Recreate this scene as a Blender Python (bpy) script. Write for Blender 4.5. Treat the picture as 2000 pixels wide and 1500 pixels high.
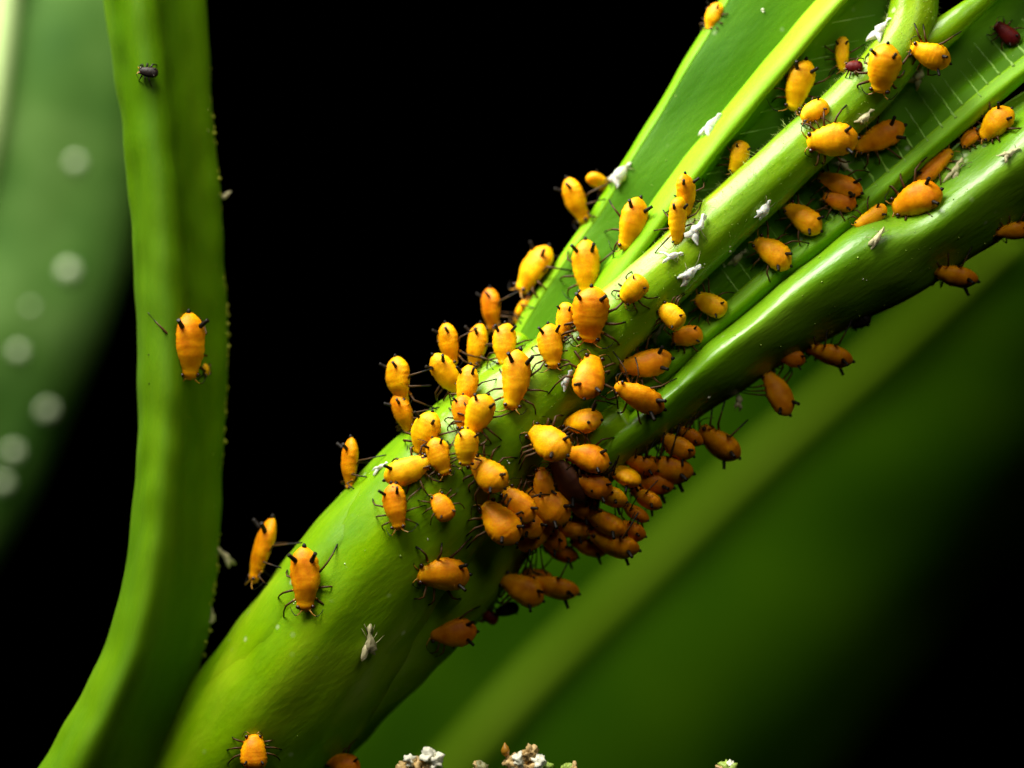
import bpy, math, random
import numpy as np
from mathutils import Vector, Matrix, noise
from mathutils.bvhtree import BVHTree

random.seed(7)
rng = np.random.default_rng(7)
SC = bpy.context.scene
for o in list(bpy.data.objects):
    bpy.data.objects.remove(o)
COL = SC.collection
R = math.radians
MM = 0.001

# ------------------------------------------------------------------ camera
DIST = 100.0                 # mm from the lens to the plane of the stem
PXMM = 36.0 / 2000.0         # mm per photo pixel in that plane
cam_d = bpy.data.cameras.new('camera')
cam = bpy.data.objects.new('camera', cam_d)
COL.objects.link(cam)
cam.location = (0, -DIST * MM, 0)
cam.rotation_euler = (R(90), 0, 0)
cam_d.lens = 100
cam_d.sensor_width = 36
cam_d.clip_start = 0.005
cam_d.clip_end = 20
cam_d.dof.use_dof = True
cam_d.dof.focus_distance = (DIST - 1.0) * MM
cam_d.dof.aperture_fstop = 25
SC.camera = cam

# ------------------------------------------------------------------ world and lamps (flash in the dark, plus an added fill)
W = bpy.data.worlds.new('World')
SC.world = W
W.use_nodes = True
W.node_tree.nodes['Background'].inputs[0].default_value = (0, 0, 0, 1)
W.node_tree.nodes['Background'].inputs[1].default_value = 0.0


def area(name, loc, target, size, power, col=(1, 1, 1), spread=180):
    d = bpy.data.lights.new(name, 'AREA')
    d.shape = 'RECTANGLE'
    d.size, d.size_y = size[0] * MM, size[1] * MM
    d.energy = power
    d.spread = R(spread)
    d.color = col
    o = bpy.data.objects.new(name, d)
    COL.objects.link(o)
    o.location = Vector(loc) * MM
    o.rotation_euler = (Vector(target) - Vector(loc)).to_track_quat('-Z', 'Y').to_euler()
    return o


area('flash_diffuser', (-32, -8, 66), (4, 8, 0), (76, 44), 0.172, (1.0, 0.97, 0.90), 140)
area('fill_lamp', (26, -62, 48), (13, 0, 6), (30, 30), 0.0022, (1.0, 0.97, 0.88), 70)  # added fill from the front right, brightens the ribbed and curled leaves

SC.view_settings.view_transform = 'Standard'
SC.view_settings.look = 'None'
SC.view_settings.exposure = 0.0
SC.view_settings.gamma = 1.0
SC.render.engine = 'CYCLES'
SC.cycles.use_denoising = True
SC.cycles.max_bounces = 6
SC.cycles.transparent_max_bounces = 6
SC.cycles.caustics_reflective = False
SC.cycles.caustics_refractive = False


# ------------------------------------------------------------------ pixel -> point (mm)
def P(px, py, d=0.0):
    s = PXMM * (DIST + d) / DIST
    return np.array([(px - 1000) * s, d, (750 - py) * s])


CAMP = Vector((0, -DIST, 0))


def ray_dir(px, py):
    return (Vector(P(px, py, 0)) - CAMP).normalized()


def project(v):
    k = DIST / (v[1] + DIST) / PXMM
    return (1000 + v[0] * k, 750 - v[2] * k)


# ------------------------------------------------------------------ materials
def mat(name):
    m = bpy.data.materials.new(name)
    m.use_nodes = True
    nt = m.node_tree
    return m, nt, nt.nodes['Principled BSDF']


def link(nt, a, ai, b, bi):
    nt.links.new(a.outputs[ai], b.inputs[bi])


def plant_material(name, c1, c2, c3, rough=0.38, spec=0.5, sss=0.25, sss_mm=0.6, scale=320, bump=0.12, bscale=5200,
                   speck=0.0, translucent=0.0, tcol=None, stretch=(1, 1, 1), grain=None):
    m, nt, b = mat(name)
    N = nt.nodes
    tc = N.new('ShaderNodeTexCoord')
    mp = N.new('ShaderNodeMapping')
    mp.inputs['Scale'].default_value = stretch
    if grain is not None:            # fibres run along the stem
        mr0 = N.new('ShaderNodeMapping')
        mr0.inputs['Rotation'].default_value = (0, R(grain), 0)
        link(nt, tc, 'Object', mr0, 'Vector')
        link(nt, mr0, 'Vector', mp, 'Vector')
    else:
        link(nt, tc, 'Object', mp, 'Vector')
    n1 = N.new('ShaderNodeTexNoise')
    n1.inputs['Scale'].default_value = scale
    n1.inputs['Detail'].default_value = 5
    link(nt, mp, 'Vector', n1, 'Vector')
    ramp = N.new('ShaderNodeValToRGB')
    e = ramp.color_ramp.elements
    e[0].position, e[0].color = 0.30, (*c1, 1)
    e[1].position, e[1].color = 0.72, (*c3, 1)
    mid = ramp.color_ramp.elements.new(0.5)
    mid.color = (*c2, 1)
    link(nt, n1, 'Fac', ramp, 'Fac')
    last = ramp
    if speck > 0:
        v = N.new('ShaderNodeTexVoronoi')
        v.inputs['Scale'].default_value = 1500
        link(nt, tc, 'Object', v, 'Vector')
        r2 = N.new('ShaderNodeValToRGB')
        r2.color_ramp.elements[0].position, r2.color_ramp.elements[0].color = 0.06, (1, 1, 1, 1)
        r2.color_ramp.elements[1].position, r2.color_ramp.elements[1].color = 0.20, (0, 0, 0, 1)
        link(nt, v, 'Distance', r2, 'Fac')
        n3 = N.new('ShaderNodeTexNoise')
        n3.inputs['Scale'].default_value = 420
        link(nt, tc, 'Object', n3, 'Vector')
        r3 = N.new('ShaderNodeValToRGB')
        r3.color_ramp.elements[0].position = 0.52
        r3.color_ramp.elements[1].position = 0.68
        link(nt, n3, 'Fac', r3, 'Fac')
        mu = N.new('ShaderNodeMath')
        mu.operation = 'MULTIPLY'
        link(nt, r2, 'Color', mu, 0)
        link(nt, r3, 'Color', mu, 1)
        mu2 = N.new('ShaderNodeMath')
        mu2.operation = 'MULTIPLY'
        link(nt, mu, 0, mu2, 0)
        mu2.inputs[1].default_value = speck
        mx = N.new('ShaderNodeMix')
        mx.data_type = 'RGBA'
        link(nt, mu2, 0, mx, 'Factor')
        nt.links.new(ramp.outputs['Color'], mx.inputs[6])
        mx.inputs[7].default_value = (0.62, 0.72, 0.40, 1)
        nt.links.new(mx.outputs[2], b.inputs['Base Color'])
    else:
        link(nt, ramp, 'Color', b, 'Base Color')
    # gloss that varies over the waxy skin
    n4 = N.new('ShaderNodeTexNoise')
    n4.inputs['Scale'].default_value = 700
    n4.inputs['Detail'].default_value = 4
    link(nt, mp, 'Vector', n4, 'Vector')
    mr = N.new('ShaderNodeMapRange')
    mr.inputs['From Min'].default_value = 0.3
    mr.inputs['From Max'].default_value = 0.7
    mr.inputs['To Min'].default_value = rough - 0.08
    mr.inputs['To Max'].default_value = rough + 0.14
    link(nt, n4, 'Fac', mr, 'Value')
    link(nt, mr, 'Result', b, 'Roughness')
    b.inputs['Specular IOR Level'].default_value = spec
    if sss > 0:
        b.inputs['Subsurface Weight'].default_value = sss
        b.inputs['Subsurface Radius'].default_value = (0.6, 1.0, 0.12)
        b.inputs['Subsurface Scale'].default_value = sss_mm * MM
    n2 = N.new('ShaderNodeTexNoise')
    n2.inputs['Scale'].default_value = bscale
    n2.inputs['Detail'].default_value = 3
    link(nt, mp, 'Vector', n2, 'Vector')
    nb = N.new('ShaderNodeMath')
    nb.operation = 'MULTIPLY_ADD'
    link(nt, n4, 'Fac', nb, 0)
    nb.inputs[1].default_value = 0.7
    link(nt, n2, 'Fac', nb, 2)
    bp = N.new('ShaderNodeBump')
    bp.inputs['Strength'].default_value = bump * 2.0
    bp.inputs['Distance'].default_value = 0.00012
    link(nt, nb, 0, bp, 'Height')
    link(nt, bp, 'Normal', b, 'Normal')
    if translucent > 0:
        t = N.new('ShaderNodeBsdfTranslucent')
        t.inputs['Color'].default_value = (*(tcol or c3), 1)
        ms = N.new('ShaderNodeMixShader')
        ms.inputs[0].default_value = translucent
        out = N['Material Output']
        link(nt, b, 'BSDF', ms, 1)
        link(nt, t, 'BSDF', ms, 2)
        link(nt, ms, 'Shader', out, 'Surface')
    return m


M = {}
M['stem'] = plant_material('stem_skin', (0.105, 0.265, 0.0), (0.19, 0.37, 0.0), (0.30, 0.47, 0.006), rough=0.34, spec=0.34,
                           sss=0.3, sss_mm=0.6, speck=0.7, bump=0.085, grain=44, stretch=(0.35, 1, 1), scale=480)
M['leaf'] = plant_material('leaf_blade', (0.045, 0.165, 0.0), (0.085, 0.25, 0.0), (0.135, 0.325, 0.004), rough=0.55, spec=0.12,
                           sss=0.15, sss_mm=0.3, speck=0.45, translucent=0.28, tcol=(0.20, 0.48, 0.0), bump=0.08, grain=46, stretch=(0.3, 1, 1))
M['margin'] = plant_material('leaf_margin', (0.13, 0.34, 0.0), (0.17, 0.40, 0.0), (0.23, 0.46, 0.006), rough=0.5, spec=0.15,
                             sss=0.3, sss_mm=0.4, bump=0.08, grain=46, stretch=(0.3, 1, 1))
M['curled'] = plant_material('curled_leaf_skin', (0.09, 0.25, 0.0), (0.14, 0.32, 0.002), (0.22, 0.41, 0.016), scale=520,
                             rough=0.30, spec=0.55, sss=0.2, sss_mm=0.5, speck=0.7, bump=0.11, grain=38, stretch=(0.3, 1, 1))
M['petiole'] = plant_material('petiole_skin', (0.055, 0.145, 0.0), (0.08, 0.185, 0.0), (0.11, 0.22, 0.001),
                              rough=0.5, spec=0.15, sss=0.25, sss_mm=0.5, bump=0.05, grain=90, stretch=(0.2, 1, 1))
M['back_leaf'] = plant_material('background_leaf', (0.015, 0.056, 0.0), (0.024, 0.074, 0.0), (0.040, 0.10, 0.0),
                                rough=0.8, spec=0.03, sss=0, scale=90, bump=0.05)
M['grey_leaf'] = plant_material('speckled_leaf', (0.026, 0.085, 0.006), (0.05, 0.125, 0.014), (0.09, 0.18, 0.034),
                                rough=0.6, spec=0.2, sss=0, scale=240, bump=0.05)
M['midrib'] = plant_material('leaf_midrib', (0.14, 0.27, 0.003), (0.17, 0.31, 0.006), (0.21, 0.36, 0.015), rough=0.7, spec=0.1,
                             sss=0, scale=120, bump=0.04)
M['pale_midrib'] = plant_material('pale_midrib', (0.42, 0.60, 0.20), (0.48, 0.66, 0.24), (0.55, 0.72, 0.30), rough=0.4,
                                  sss=0, scale=120, bump=0.04)
M['vein'] = plant_material('leaf_vein', (0.13, 0.32, 0.01), (0.20, 0.41, 0.03), (0.34, 0.54, 0.13), rough=0.5, sss=0,
                           scale=1200)


def simple(name, col, rough=0.4, sss=0.0, sss_mm=0.2, spec=0.5, noise_amt=0.0, nscale=2500, radius=(1, 0.5, 0.2)):
    m, nt, b = mat(name)
    b.inputs['Base Color'].default_value = (*col, 1)
    b.inputs['Roughness'].default_value = rough
    b.inputs['Specular IOR Level'].default_value = spec
    if sss:
        b.inputs['Subsurface Weight'].default_value = sss
        b.inputs['Subsurface Scale'].default_value = sss_mm * MM
        b.inputs['Subsurface Radius'].default_value = radius
    if noise_amt:
        tc = nt.nodes.new('ShaderNodeTexCoord')
        n = nt.nodes.new('ShaderNodeTexNoise')
        n.inputs['Scale'].default_value = nscale
        n.inputs['Detail'].default_value = 4
        link(nt, tc, 'Object', n, 'Vector')
        r = nt.nodes.new('ShaderNodeValToRGB')
        r.color_ramp.elements[0].position = 0.3
        r.color_ramp.elements[1].position = 0.7
        r.color_ramp.elements[0].color = (*[c * (1 - noise_amt) for c in col], 1)
        r.color_ramp.elements[1].color = (*[min(1, c * (1 + noise_amt)) for c in col], 1)
        link(nt, n, 'Fac', r, 'Fac')
        link(nt, r, 'Color', b, 'Base Color')
        bp = nt.nodes.new('ShaderNodeBump')
        bp.inputs['Strength'].default_value = 0.3
        bp.inputs['Distance'].default_value = 0.00005
        link(nt, n, 'Fac', bp, 'Height')
        link(nt, bp, 'Normal', b, 'Normal')
    return m


def aphid_material():
    m, nt, b = mat('aphid_skin')
    N = nt.nodes
    oi = N.new('ShaderNodeObjectInfo')
    tc = N.new('ShaderNodeTexCoord')
    n = N.new('ShaderNodeTexNoise')
    n.inputs['Scale'].default_value = 1900
    n.inputs['Detail'].default_value = 4
    link(nt, tc, 'Object', n, 'Vector')
    hs = N.new('ShaderNodeHueSaturation')
    mr = N.new('ShaderNodeMapRange')
    mr.inputs['From Min'].default_value = 0.3
    mr.inputs['From Max'].default_value = 0.7
    mr.inputs['To Min'].default_value = 0.72
    mr.inputs['To Max'].default_value = 1.18
    link(nt, n, 'Fac', mr, 'Value')
    link(nt, mr, 'Result', hs, 'Value')
    mh = N.new('ShaderNodeMapRange')
    mh.inputs['From Min'].default_value = 0.3
    mh.inputs['From Max'].default_value = 0.7
    mh.inputs['To Min'].default_value = 0.485
    mh.inputs['To Max'].default_value = 0.508
    link(nt, n, 'Fac', mh, 'Value')
    link(nt, mh, 'Result', hs, 'Hue')
    link(nt, oi, 'Color', hs, 'Color')
    link(nt, hs, 'Color', b, 'Base Color')
    b.inputs['Roughness'].default_value = 0.5
    b.inputs['Specular IOR Level'].default_value = 0.15
    b.inputs['Subsurface Weight'].default_value = 0.35
    b.inputs['Subsurface Scale'].default_value = 0.30 * MM
    b.inputs['Subsurface Radius'].default_value = (1.0, 0.6, 0.05)
    w = N.new('ShaderNodeTexNoise')
    w.inputs['Scale'].default_value = 5200
    w.inputs['Detail'].default_value = 2
    link(nt, tc, 'Object', w, 'Vector')
    bp = N.new('ShaderNodeBump')
    bp.inputs['Strength'].default_value = 0.22
    bp.inputs['Distance'].default_value = 0.00006
    link(nt, w, 'Fac', bp, 'Height')
    link(nt, bp, 'Normal', b, 'Normal')
    return m


M['aphid'] = aphid_material()
M['black'] = simple('black_chitin', (0.010, 0.007, 0.004), 0.5, spec=0.2)
M['brown'] = simple('brown_chitin', (0.06, 0.026, 0.004), 0.5, spec=0.2)
M['amber'] = simple('amber_limb', (0.42, 0.19, 0.01), 0.4)
M['eye'] = simple('dark_eye', (0.03, 0.008, 0.004), 0.25)
M['husk'] = simple('shed_skin', (0.70, 0.71, 0.60), 0.55, sss=0.2, noise_amt=0.15, nscale=4000)
M['husk_tan'] = simple('tan_shed_skin', (0.62, 0.56, 0.30), 0.55, noise_amt=0.3, nscale=4000)
M['husk_leg'] = simple('shed_limb', (0.26, 0.25, 0.10), 0.5)
M['wax'] = simple('waxy_crumb', (0.90, 0.86, 0.66), 0.5, noise_amt=0.15, nscale=3000)
M['tan'] = simple('tan_crumb', (0.62, 0.42, 0.16), 0.5, noise_amt=0.3, nscale=3000)
M['hair'] = simple('plant_hair', (0.36, 0.50, 0.08), 0.5)
M['pollen'] = simple('yellow_grain', (0.40, 0.42, 0.02), 0.6)
M['droplet'] = simple('honeydew', (0.42, 0.50, 0.30), 0.15)


for k_ in ('husk', 'husk_tan'):      # cast skins are thin and see-through
    M[k_].node_tree.nodes['Principled BSDF'].inputs['Alpha'].default_value = 0.72

# ------------------------------------------------------------------ mesh helpers
def new_mesh(name, verts, faces, mats, parent=None, fmat=None, smooth=True, loc=None):
    me = bpy.data.meshes.new(name)
    v = np.asarray(verts, dtype=float) * MM
    me.from_pydata(v.tolist(), [], faces)
    if not isinstance(mats, (list, tuple)):
        mats = [mats]
    for m in mats:
        me.materials.append(M[m])
    if fmat is not None:
        me.polygons.foreach_set('material_index', fmat)
    me.polygons.foreach_set('use_smooth', [smooth] * len(me.polygons))
    me.update()
    o = bpy.data.objects.new(name, me)
    COL.objects.link(o)
    if parent is not None:
        o.parent = parent
    return o


def empty(name, loc=(0, 0, 0)):
    o = bpy.data.objects.new(name, None)
    o.empty_display_size = 0.001
    COL.objects.link(o)
    o.location = Vector(loc) * MM
    return o


def tag(o, label, cat, group=None):
    o['label'] = label
    o['category'] = cat
    if group:
        o['group'] = group
    return o


def catmull(a, m, closed=False):
    """a: (n, ..., c) control values along axis 0 -> m samples."""
    a = np.asarray(a, float)
    n = a.shape[0]
    if closed:
        t = np.linspace(0, n, m, endpoint=False)
        i = np.floor(t).astype(int)
        idx = [(i + k) % n for k in (-1, 0, 1, 2)]
    else:
        t = np.linspace(0, n - 1, m)
        i = np.minimum(np.floor(t).astype(int), n - 2)
        idx = None
    f = (t - i).reshape((-1,) + (1,) * (a.ndim - 1))
    if closed:
        p0, p1, p2, p3 = (a[k] for k in idx)
    else:
        ext = np.concatenate([[2 * a[0] - a[1]], a, [2 * a[-1] - a[-2]]])
        p0, p1, p2, p3 = ext[i], ext[i + 1], ext[i + 2], ext[i + 3]
    return 0.5 * (2 * p1 + (p2 - p0) * f + (2 * p0 - 5 * p1 + 4 * p2 - p3) * f ** 2 + (3 * p1 - p0 - 3 * p2 + p3) * f ** 3)


def grid_normals(g):
    du = np.gradient(g, axis=0)
    dv = np.gradient(g, axis=1)
    n = np.cross(du, dv)
    n /= np.linalg.norm(n, axis=2, keepdims=True) + 1e-12
    return n


def wobble(g, amp, freq, seed):
    n = grid_normals(g)
    out = g.copy()
    off = Vector((seed * 7.3, seed * 3.1, seed * 1.7))
    for i in range(g.shape[0]):
        for j in range(g.shape[1]):
            out[i, j] += n[i, j] * amp * noise.noise(Vector(g[i, j]) * freq + off)
    return out


BVHS = {}


def sheet(name, rows, nu, nv, thick, mname, parent, amp=0.0, freq=0.6, seed=1, key=None, rim=0.35):
    """A leaf: rows of (px,py,d) control points -> smooth sheet with real thickness."""
    ctrl = np.array([[P(*p) for p in r] for r in rows])
    g = catmull(ctrl, nu)
    g = np.swapaxes(catmull(np.swapaxes(g, 0, 1), nv), 0, 1)
    if amp:
        g = wobble(g, amp, freq, seed)
    n = grid_normals(g)
    if n[:, :, 1].mean() > 0:
        n = -n
    t = np.ones((nu, nv)) * thick
    v = np.abs(np.linspace(-1, 1, nv))
    t *= (1 - (1 - rim) * np.clip((v - 0.9) / 0.1, 0, 1) ** 2)[None, :]
    back = g - n * t[:, :, None]
    verts = np.concatenate([g.reshape(-1, 3), back.reshape(-1, 3)])
    o = nu * nv
    faces = []
    for i in range(nu - 1):
        for j in range(nv - 1):
            a, b, c, d = i * nv + j, i * nv + j + 1, (i + 1) * nv + j + 1, (i + 1) * nv + j
            faces.append((a, b, c, d))
            faces.append((o + d, o + c, o + b, o + a))
    for i in range(nu - 1):
        for j in (0, nv - 1):
            a, d = i * nv + j, (i + 1) * nv + j
            faces.append((a, d, o + d, o + a) if j == 0 else (d, a, o + a, o + d))
    for j in range(nv - 1):
        for i in (0, nu - 1):
            a, b = i * nv + j, i * nv + j + 1
            faces.append((b, a, o + a, o + b) if i == 0 else (a, b, o + b, o + a))
    ob = new_mesh(name, verts, faces, mname, parent)
    if key:
        BVHS[key] = (verts, faces)
    return ob, g, n


def closed_loft(name, rows, nu, nv, mname, parent, amp=0.0, freq=0.6, seed=1, key=None):
    """rows of closed cross-sections (px,py,d)."""
    ctrl = np.array([[P(*p) for p in r] for r in rows])
    g = catmull(ctrl, nu)
    g = np.swapaxes(catmull(np.swapaxes(g, 0, 1), nv, closed=True), 0, 1)
    if amp:
        g = wobble(g, amp, freq, seed)
    return grid_tube(name, g, mname, parent, key)


def grid_tube(name, g, mname, parent, key=None, cap=True):
    nu, nv = g.shape[:2]
    verts = g.reshape(-1, 3)
    faces = [(i * nv + j, i * nv + (j + 1) % nv, (i + 1) * nv + (j + 1) % nv, (i + 1) * nv + j)
             for i in range(nu - 1) for j in range(nv)]
    if cap:
        faces.append(tuple(range(nv))[::-1])
        faces.append(tuple((nu - 1) * nv + j for j in range(nv)))
    # make outward
    c = g.mean(axis=1)
    nrm = np.cross(g[1, 0] - g[0, 0], g[0, 1] - g[0, 0])
    if np.dot(nrm, g[0, 0] - c[0]) > 0:
        faces = [f[::-1] for f in faces]
    ob = new_mesh(name, verts, faces, mname, parent)
    if key:
        BVHS[key] = (verts, faces)
    return ob, g


def tube_grid(path, radii, ns, up=(0, -1, 0), prof=None):
    """path (n,3) mm, radii (n,) mm -> ring grid; prof(theta, t) multiplies the radius."""
    path = np.asarray(path, float)
    n = len(path)
    tang = np.gradient(path, axis=0)
    tang /= np.linalg.norm(tang, axis=1, keepdims=True) + 1e-12
    upv = np.array(up, float)
    g = np.zeros((n, ns, 3))
    th = np.linspace(0, 2 * math.pi, ns, endpoint=False)
    for i in range(n):
        a = upv - tang[i] * np.dot(upv, tang[i])
        la = np.linalg.norm(a)
        if la < 1e-6:
            a = np.cross(tang[i], (1, 0, 0.1))
            la = np.linalg.norm(a)
        a /= la
        b = np.cross(tang[i], a)
        m = np.ones(ns) if prof is None else prof(th, i / (n - 1))
        g[i] = path[i] + radii[i] * m[:, None] * (np.cos(th)[:, None] * a + np.sin(th)[:, None] * b)
    return g


def px_path(pts, m):
    a = catmull(np.array(pts, float), m)
    path = np.array([P(p[0], p[1], p[2]) for p in a])
    rad = np.array([p[3] * PXMM * (DIST + p[2]) / DIST for p in a])
    return path, rad


# ------------------------------------------------------------------ the plant
plant = tag(empty('milkweed_plant', P(560, 1500, 2)),
            'green stem dividing into narrow upright leaves, crowded with orange aphids', 'plant')
PL = Vector(plant.location) / MM


def under(o, parent):
    o.parent = parent
    o.matrix_parent_inverse = parent.matrix_basis.inverted()
    return o


# main stem: theta = 0 faces the lens
def stem_prof(th, t):
    k = max(0.0, 1 - t / 0.42)
    return (1 + 0.055 * k * np.cos(3 * th + 0.9) + 0.03 * k * np.cos(5 * th + 2.0)
            + 0.012 * np.cos(9 * th + 6 * t))


stem_pts = [(330, 1690, 4.4, 172), (420, 1560, 3.7, 172), (515, 1425, 2.7, 170), (617, 1277, 1.7, 160),
            (747, 1097, 1.1, 149), (869, 949, 0.8, 134), (990, 822, 0.6, 108), (1088, 735, 0.4, 84),
            (1185, 645, 0.2, 70), (1295, 540, 0.0, 62), (1420, 425, -0.1, 57), (1540, 315, -0.1, 54),
            (1660, 205, -0.1, 52), (1735, 125, 0.0, 52), (1775, 50, 0.1, 49), (1790, -40, 0.3, 44), (1800, -170, 0.6, 40)]
path, rad = px_path(stem_pts, 150)
g = tube_grid(path, rad, 48, prof=stem_prof)
g = wobble(g, 0.05, 0.9, 3)
stem, _ = grid_tube('stem', g, 'stem', None, 'stem')
under(stem, plant)
STEM_G = g
# side shoot that leaves the top of the stem
path, rad = px_path([(1775, 100, 0.3, 36), (1835, 68, 0.1, 31), (1885, 28, 0.0, 24), (1930, -10, 0.1, 22),
                     (1985, -70, 0.4, 20)], 40)
g = wobble(tube_grid(path, rad, 24), 0.05, 1.2, 5)
arm, _ = grid_tube('side_shoot', g, 'stem', None, 'arm')
under(arm, plant)

# stalk of the outer leaf running down along the upper flank of the stem
path, rad = px_path([(330, 1640, 3.0, 90), (424, 1482, 2.3, 90), (510, 1324, 1.2, 88), (588, 1199, 0.6, 85), (674, 1086, 0.3, 80),
                     (766, 980, 0.3, 72), (843, 892, 0.3, 60), (905, 812, 0.4, 46), (965, 735, 0.8, 32), (1020, 660, 1.4, 20)], 70)
g = wobble(tube_grid(path, rad, 36, prof=lambda th, t: 1 + 0.03 * np.cos(4 * th + 0.6)), 0.06, 0.9, 8)
upper, _ = grid_tube('leaf_stalk', g, 'stem', None, 'upper')
under(upper, plant)

# lower leaf stalk pressed against the underside of the stem; its tip goes on as the curled leaf
path, rad = px_path([(420, 1640, 4.6, 100), (540, 1485, 3.8, 106), (675, 1335, 2.9, 108), (815, 1190, 2.0, 108),
                     (945, 1045, 1.8, 98), (1065, 935, 1.2, 78), (1160, 872, 0.5, 56), (1240, 822, 0.0, 46)], 70)
g = wobble(tube_grid(path, rad, 36, prof=lambda th, t: 1 + 0.05 * np.cos(2 * th + 1.0)), 0.10, 0.9, 9)
lower, _ = grid_tube('leaf_stalk', g, 'stem', None, 'lower')
under(lower, plant)


def strip_rows(edge, steps):
    """edge: [(px,py)], steps: [(offset_px along the across-direction, depth)]; across per station."""
    rows = []
    for (x, y, ax, ay, dd) in edge:
        rows.append([(x + ax * s, y + ay * s, d + dd) for s, d in steps])
    return rows


# outer leaf (its near face lies beyond the inner leaf's pale margin)
E_edge = [(1500, -150), (1420, -20), (1330, 130), (1250, 262), (1180, 378), (1100, 492), (1040, 582), (985, 672),
          (925, 742), (868, 798), (800, 866)]
E_rows = []
for k, (x, y) in enumerate(E_edge):
    w = 1.0 if k < 7 else [0.9, 0.75, 0.6, 0.5][k - 7]
    E_rows.append([(x + 6, y + 4, 2.8), (x - 1, y, 2.3), (x + 10 * w, y + 7 * w, 1.75), (x + 34 * w, y + 22 * w, 1.5),
                   (x + 80 * w, y + 52 * w, 1.15), (x + 130 * w, y + 86 * w, 1.0), (x + 200 * w, y + 130 * w, 1.2)])
leafE, gE, nE = sheet('leaf', E_rows, 90, 26, 0.32, 'leaf', None, 0.10, 0.5, 11, 'E')
under(leafE, plant)
leafE['label'] = 'broad flat outermost leaf against the dark'

# inner leaf, rolled pale margin and shaded channel next to the stem
F_edge = [(1760, -170), (1612, -20), (1520, 88), (1440, 182), (1368, 270), (1298, 360), (1238, 442), (1185, 516),
          (1128, 604), (1075, 690), (1020, 765), (960, 830)]
F_in = [(1930, -200), (1800, -40), (1735, 70), (1655, 150), (1560, 250), (1470, 350), (1380, 440), (1290, 520),
        (1210, 610), (1130, 690), (1065, 760), (990, 830)]
F_rows = []
for k, ((x, y), (u, v)) in enumerate(zip(F_edge, F_in)):
    w = 1.0 if k < 8 else [0.9, 0.75, 0.5, 0.3][k - 8]
    def mix(a, d):
        return (x + (u - x) * a, y + (v - y) * a, d)
    s = 34 * w
    F_rows.append([(x + 10, y + 8, 1.7), (x, y, 1.0), (x + s * 0.45, y + s * 0.3, -0.05), (x + s, y + s * 0.66, -0.35),
                   (x + s * 1.35, y + s * 0.9, 0.15), mix(0.5, 0.62), mix(0.75, 0.66), mix(1.0, 0.6)])
leafF, gF, nF = sheet('leaf', F_rows, 100, 34, 0.28, 'leaf', None, 0.06, 0.6, 13, 'F')
under(leafF, plant)
leafF['label'] = 'channelled inner leaf with pale rolled margin'


# ribbed leaf on the other side of the stem
C_in = [(1040, 800), (1110, 735), (1190, 650), (1295, 545), (1420, 430), (1540, 320), (1650, 225), (1745, 150),
        (1840, 80), (1930, 5), (2040, -80)]
C_out = [(1130, 905), (1200, 835), (1275, 765), (1375, 680), (1500, 570), (1620, 478), (1730, 388), (1830, 300),
         (1930, 215), (2030, 135), (2150, 50)]
C_rows = []
for k, ((x, y), (u, v)) in enumerate(zip(C_in, C_out)):
    L = math.hypot(u - x, v - y)
    e = min(0.4, 34 / L)
    def mix(a, d):
        return (x + (u - x) * a, y + (v - y) * a, d)
    C_rows.append([mix(0, 0.75), mix(0.25, 0.85), mix(0.55, 0.62), mix(1 - 1.7 * e, 0.32), mix(1 - e, 0.08),
                   mix(1 - 0.45 * e, -0.12), mix(1.0, 0.15), mix(1.01, 0.7)])
leafC, gC, nC = sheet('leaf', C_rows, 110, 40, 0.28, 'leaf', None, 0.07, 0.6, 17, 'C')
under(leafC, plant)
leafC['label'] = 'ribbed leaf with pale side veins'


def margin_tube(name, g, n, j0, j1, lift, parent, mname):
    """pale strip of the leaf's own edge: a thin skin that follows the sheet between columns j0..j1."""
    a = g[:, j0:j1 + 1] + n[:, j0:j1 + 1] * lift
    b = g[:, j0:j1 + 1] - n[:, j0:j1 + 1] * 0.05
    ring = np.concatenate([a, b[:, ::-1]], axis=1)
    ob, _ = grid_tube(name, ring, mname, None)
    ob.parent = parent
    return ob


def col_of(rows, nv, c0, c1):
    k = len(rows[0]) - 1
    return int(round(c0 / k * (nv - 1))), int(round(c1 / k * (nv - 1)))


j0, j1 = col_of(F_rows, 34, 0.9, 3.3)
mF = margin_tube('margin', gF, nF, j0, j1, 0.02, leafF, 'margin')
j0, j1 = col_of(C_rows, 40, 3.7, 6.3)
mC = margin_tube('margin', gC, nC, j0, j1, 0.02, leafC, 'margin')
j0, j1 = col_of(E_rows, 26, 0.5, 2.2)
mE = margin_tube('margin', gE, nE, j0, j1, 0.015, leafE, 'margin')


def vein(parent, bv, a, b, r0, r1, seed):
    """raised vein lying on the blade, straight from pixel a (beside the stem) to pixel b (at the margin)."""
    m = 16
    rs = random.Random(seed)
    pts, rr = [], []
    for k in range(m):
        t = k / (m - 1)
        x, y = a[0] + (b[0] - a[0]) * t, a[1] + (b[1] - a[1]) * t
        d = ray_dir(x + rs.uniform(-1, 1), y)
        loc, nor, i_, q_ = bv.ray_cast(CAMP, d)
        if loc is None:
            continue
        r = (r0 + (r1 - r0) * t) * (0.55 + 0.9 * rs.random())
        pts.append(np.array(loc + d * r * 0.45))
        rr.append(r)
    if len(pts) < 4:
        return
    ob, _ = grid_tube('vein', tube_grid(pts, rr, 8), 'vein', None)
    ob.parent = parent


def bv_of(key):
    return BVHTree.FromPolygons([Vector(x) for x in BVHS[key][0]], BVHS[key][1])


def along(pts, t):
    c = catmull(np.array(pts, float), 200)
    return c[int(max(0, min(1, t)) * 199)]


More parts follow.
